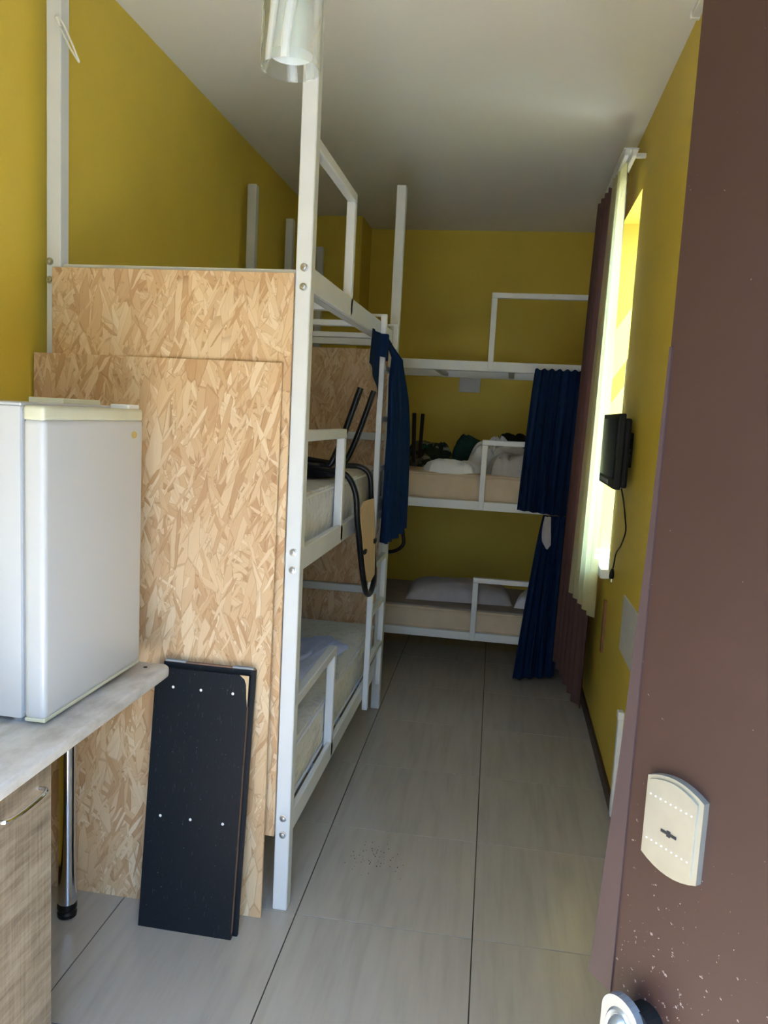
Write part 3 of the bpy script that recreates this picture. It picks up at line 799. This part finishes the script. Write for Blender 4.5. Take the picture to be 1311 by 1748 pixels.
fr = thing('refrigerator', 'small white refrigerator standing on the worktop', 'refrigerator', (-1.33, 1.96, .886))
FY0, FY1, FZ0, FZ1 = 1.706, 2.215, .905, 1.684
obj('body', BX(XL + .012, -1.146, FY0 + .002, FY1 - .002, FZ0, FZ1 - .004, bev=.008, seg=2), 'fridge_white', fr, smooth=True)
obj('gasket', BX(-1.150, -1.139, FY0 + .010, FY1 - .010, FZ0 + .012, FZ1 - .014), 'gasket_grey', fr)
dr = obj('fridge_door', BX(-1.140, -1.082, FY0, FY1, FZ0 + .002, FZ1 - .034, bev=.016, seg=4), 'fridge_white', fr, smooth=True)
obj('door_cap', BX(-1.140, -1.084, FY0 + .001, FY1 - .001, FZ1 - .038, FZ1 - .002, bev=.010, seg=3), 'fridge_cream', dr, smooth=True)
obj('door_trim', BX(-1.139, -1.084, FY0 + .002, FY1 - .002, FZ0 - .004, FZ0 + .006, bev=.002), 'fridge_cream', dr)
bm = bmesh.new(); add_lathe(bm, [(.0001, 0), (.011, 0), (.011, .0012), (.0088, .0016), (.0088, .0010), (.0001, .0010)], 0, 0, 24)
bm.transform(Matrix.Diagonal((1.5, .95, 1, 1))); bm.transform(Matrix(((0, 0, 1, 0), (1, 0, 0, 0), (0, 1, 0, 0), (0, 0, 0, 1)))); bm.transform(Matrix.Translation((-1.0822, 2.155, 1.607)))
bd = obj('badge', bm, 'gold', dr, smooth=True)
obj('badge_bar', BX(-1.0815, -1.0803, 2.144, 2.166, 1.6055, 1.6085), 'gold', bd)
obj('hinge_cover', BX(-1.150, -1.092, FY1 - .075, FY1 - .008, FZ1 - .006, FZ1 + .010, bev=.004, seg=2), 'white_plastic', fr)
obj('top_panel', BX(XL + .012, -1.148, FY0 + .006, FY1 - .006, FZ1 - .006, FZ1 + .004, bev=.003), 'fridge_white', fr)
for x in (-1.50, -1.18):
    for y in (FY0 + .05, FY1 - .05):
        obj('foot', LT([(.018, .884), (.018, .906)], x, y, 14), 'gasket_grey', fr)
o = obj('wooden_offcut', BX(-1.255, -1.155, 1.905, 2.095, FZ1 + .003, FZ1 + .018, bev=.003, seg=2), 'fridge_cream'); tag(o, 'flat cream offcut lying on top of the refrigerator', 'board')

# two black boards leaning on the chipboard
def leaning(name, x0, x1, yb, zt, yt, th, mat, shear, label):
    t_ = thing(name, label, 'board', ((x0 + x1) / 2, yb, 0), 'black boards leaning on the chipboard')
    L = math.hypot(zt, yt - yb); a = math.atan2(yt - yb, zt)
    b = BX(-(x1 - x0) / 2, (x1 - x0) / 2, 0, th, 0, L, bev=.0012)
    Mx = Matrix.Translation(((x0 + x1) / 2, yb, .0)) @ Matrix.Rotation(shear, 4, 'Y') @ Matrix.Rotation(-a, 4, 'X')
    b.transform(Mx)
    obj('panel', b, mat, t_)
    return t_, Mx, L
t1, M1, L1 = leaning('black_board', -1.088, -0.770, 2.235, .850, 2.332, .016, 'board_black', 0.004, 'scuffed black board with pale screw plugs leaning against the chipboard')
for z, xs in ((L1 - .062, (-.095, .0, .108)), (L1 - .485, (-.108, -.005, .105))):
    for x in xs:
        bm = bmesh.new(); add_lathe(bm, [(.0001, .0022), (.003, .0018), (.0048, 0)], 0, 0, 10)
        bm.transform(Matrix.Rotation(math.radians(90), 4, 'X')); bm.transform(Matrix.Translation((x, 0, z))); bm.transform(M1)
        obj('screw_plug', bm, 'white_plastic', t1, smooth=True)
# chipped corner showing the raw edge
ch = [(.128, -.0006, L1), (.1585, -.0006, L1), (.1585, -.0006, L1 - .10), (.154, -.0006, L1 - .07), (.151, -.0006, L1 - .03), (.144, -.0006, L1 - .012)]
b = prism(ch, (0, .004, 0)); b.transform(M1); obj('chipped_corner', b, 'plywood', t1)
b = BX(.1586, .1594, .001, .015, .02, L1 - .10); b.transform(M1); obj('edge_band', b, 'edge_brown', t1)
t2, M2, L2 = leaning('black_board', -1.070, -0.756, 2.256, .864, 2.352, .014, 'board_black', 0.004, 'black board half hidden behind the scuffed board, brown edge showing')
b = BX(-.155, .155, .0, .0145, L2 - .001, L2 + .004, bev=.001); b.transform(M2); obj('edge_band', b, 'edge_brown', t2)
for x in (-.115, .115):
    b = BX(x - .035, x + .035, -.004, .017, L2 + .001, L2 + .007, bev=.001); b.transform(M2); obj('metal_strip', b, 'gasket_grey', t2)

# ------------------------------------------------------------------ pendant lamp
LXc, LYc, LZ = -.390, 1.30, 2.248
lp = thing('pendant_lamp', 'glass cylinder pendant lamp hanging from the ceiling', 'lamp', (LXc, LYc, LZ))
obj('glass_shade', LT([(.0485, LZ + .20), (.0490, LZ + .004), (.0475, LZ), (.0450, LZ + .001), (.0445, LZ + .2)], LXc, LYc, 40, False, False), 'lamp_glass', lp, smooth=True)
obj('inner_diffuser', LT([(.036, LZ + .19), (.036, LZ + .026), (.0350, LZ + .022), (.0335, LZ + .026), (.0335, LZ + .19)], LXc, LYc, 36, False, False), 'frosted_white', lp, smooth=True)
obj('cap', LT([(.050, LZ + .198), (.052, LZ + .21), (.03, LZ + .225), (.012, LZ + .25)], LXc, LYc, 32), 'chrome', lp, smooth=True)
obj('bulb', LT([(.004, LZ + .085), (.014, LZ + .09), (.020, LZ + .11), (.016, LZ + .14), (.012, LZ + .20)], LXc, LYc, 20), 'frosted_white', lp, smooth=True)
obj('stem', TB([(LXc, LYc, LZ + .245), (LXc, LYc, ZC - .02)], .005, 10), 'chrome', lp, smooth=True)
obj('ceiling_cup', LT([(.012, ZC - .06), (.045, ZC - .03), (.055, ZC - .004), (.055, ZC + .001)], LXc, LYc, 28), 'chrome', lp, smooth=True)

# white string tied on the wall-side post
zp = smooth_path([(-1.488, 2.415, 2.875), (-1.470, 2.412, 2.845), (-1.445, 2.410, 2.80), (-1.408, 2.408, 2.748), (-1.420, 2.407, 2.778), (-1.438, 2.408, 2.815), (-1.463, 2.409, 2.862), (-1.482, 2.412, 2.882)], 5)
zt = thing('string', 'white string loop tied to the wall-side bunk post', 'string', (-1.48, 2.412, 2.74))
obj('loop', TB(zp, .0032, 6), 'cord_white', zt, smooth=True)
obj('knot', TB([(-1.492, 2.416, 2.888), (-1.484, 2.411, 2.880), (-1.474, 2.411, 2.858)], [.004, .008, .004], 8), 'cord_white', zt, smooth=True)

# ------------------------------------------------------------------ open entrance door
DA = math.radians(38)
DE = Vector((.185, 1.0, 0)); DDIR = Vector((-math.sin(DA), math.cos(DA), 0)); DN = Vector((-math.cos(DA), -math.sin(DA), 0))
def dpt(s, z, h=0.0): return DE - DDIR * s + DN * h + Vector((0, 0, z))
dw = .80
dr = struct(obj('door_1', prism([dpt(0, .012), dpt(0, 2.30), dpt(dw, 2.30), dpt(dw, .012)], -DN * .05), 'door_brown', origin=(0, 0, 0)))
lip = [(0.0, 1.80), (-.004, 1.60), (-.015, 1.34), (-.034, 1.0), (-.038, .958), (.003, .955), (.004, 1.80)]
obj('door_lip', prism([dpt(s, z, 0.0025) for s, z in lip], -DN * .004), 'door_lip', dr)
# lock escutcheon
def arc_plate(s0, s1, z0, z1, bulge, h0, h1):
    sc = (s0 + s1) / 2; pts_ = []
    for k in range(9):
        u = k / 8; pts_.append((lerp(s0, s1, u), z1 + bulge * (1 - (2 * u - 1) ** 2)))
    for k in range(9):
        u = k / 8; pts_.append((lerp(s1, s0, u), z0 - bulge * (1 - (2 * u - 1) ** 2)))
    b = prism([dpt(s, z, h1) for s, z in pts_], -DN * (h1 - h0))
    return b
lk = obj('lock_plate', arc_plate(.036, .119, 1.176, 1.276, .011, -.002, .009), 'lock_silver', dr)
obj('lock_face', arc_plate(.040, .112, 1.181, 1.272, .010, .008, .0115), 'lock_silver', lk)
for z in (1.256, 1.199):
    for k in range(9):
        s = lerp(.045, .106, k / 8); c_ = dpt(s, z, .0118)
        b = bmesh.new(); bmesh.ops.create_icosphere(b, subdivisions=1, radius=.0012); b.transform(Matrix.Translation(c_)); obj('stud', b, 'white_plastic', lk)
def dbox(s0, s1, z0, z1, h0, h1):
    return prism([dpt(s0, z0, h1), dpt(s1, z0, h1), dpt(s1, z1, h1), dpt(s0, z1, h1)], -DN * (h1 - h0))
obj('keyhole', dbox(.065, .088, 1.217, 1.2205, .010, .0122), 'dark_hole', lk)
obj('keyhole', dbox(.074, .079, 1.215, 1.2225, .010, .0123), 'dark_hole', lk)
# handle escutcheon with rounded top, standing off the door
def stadium(sc, zt, w, zb, h0, h1, n=14):
    pts_ = []
    for k in range(n + 1):
        a = math.pi * k / n; pts_.append((sc - w / 2 * math.cos(a), zt - w / 2 * .9 + w / 2 * .9 * math.sin(a)))
    pts_ += [(sc + w / 2, zb), (sc - w / 2, zb)]
    return prism([dpt(s, z, h1) for s, z in pts_], -DN * (h1 - h0))
hd = obj('handle_plate', stadium(.050, .990, .062, .78, .022, .034), 'handle_silver', dr)
obj('handle_stem', stadium(.066, .984, .05, .79, -.002, .024), 'black_plastic', hd)
b = bmesh.new(); add_lathe(b, [(.0001, .014), (.010, .012), (.016, .006), (.018, 0), (.023, .003), (.026, 0)], 0, 0, 28)
b.transform(Matrix.Diagonal((.9, 1.25, 1, 1)))
Fm = Matrix((( -DDIR.x, 0, DN.x, 0), (-DDIR.y, 0, DN.y, 0), (0, 1, 0, 0), (0, 0, 0, 1)))
b.transform(Fm); b.transform(Matrix.Translation(dpt(.050, .945, .0335))); obj('knob', b, 'handle_silver', hd, smooth=True)

# crumbs of dirt on the tiles
bm = bmesh.new(); rnd = random.Random(3)
for k in range(70):
    x = rnd.gauss(-.40, .055); y = rnd.gauss(2.82, .06); r = rnd.uniform(.0008, .0022)
    b = bmesh.new(); bmesh.ops.create_icosphere(b, subdivisions=1, radius=r); b.transform(Matrix.Translation((x, y, r * .6))); merge(bm, b)
cr = obj('crumbs', bm, 'baseboard_brown'); cr['kind'] = 'stuff'; tag(cr, 'scatter of dark crumbs on the floor tiles', 'dirt')
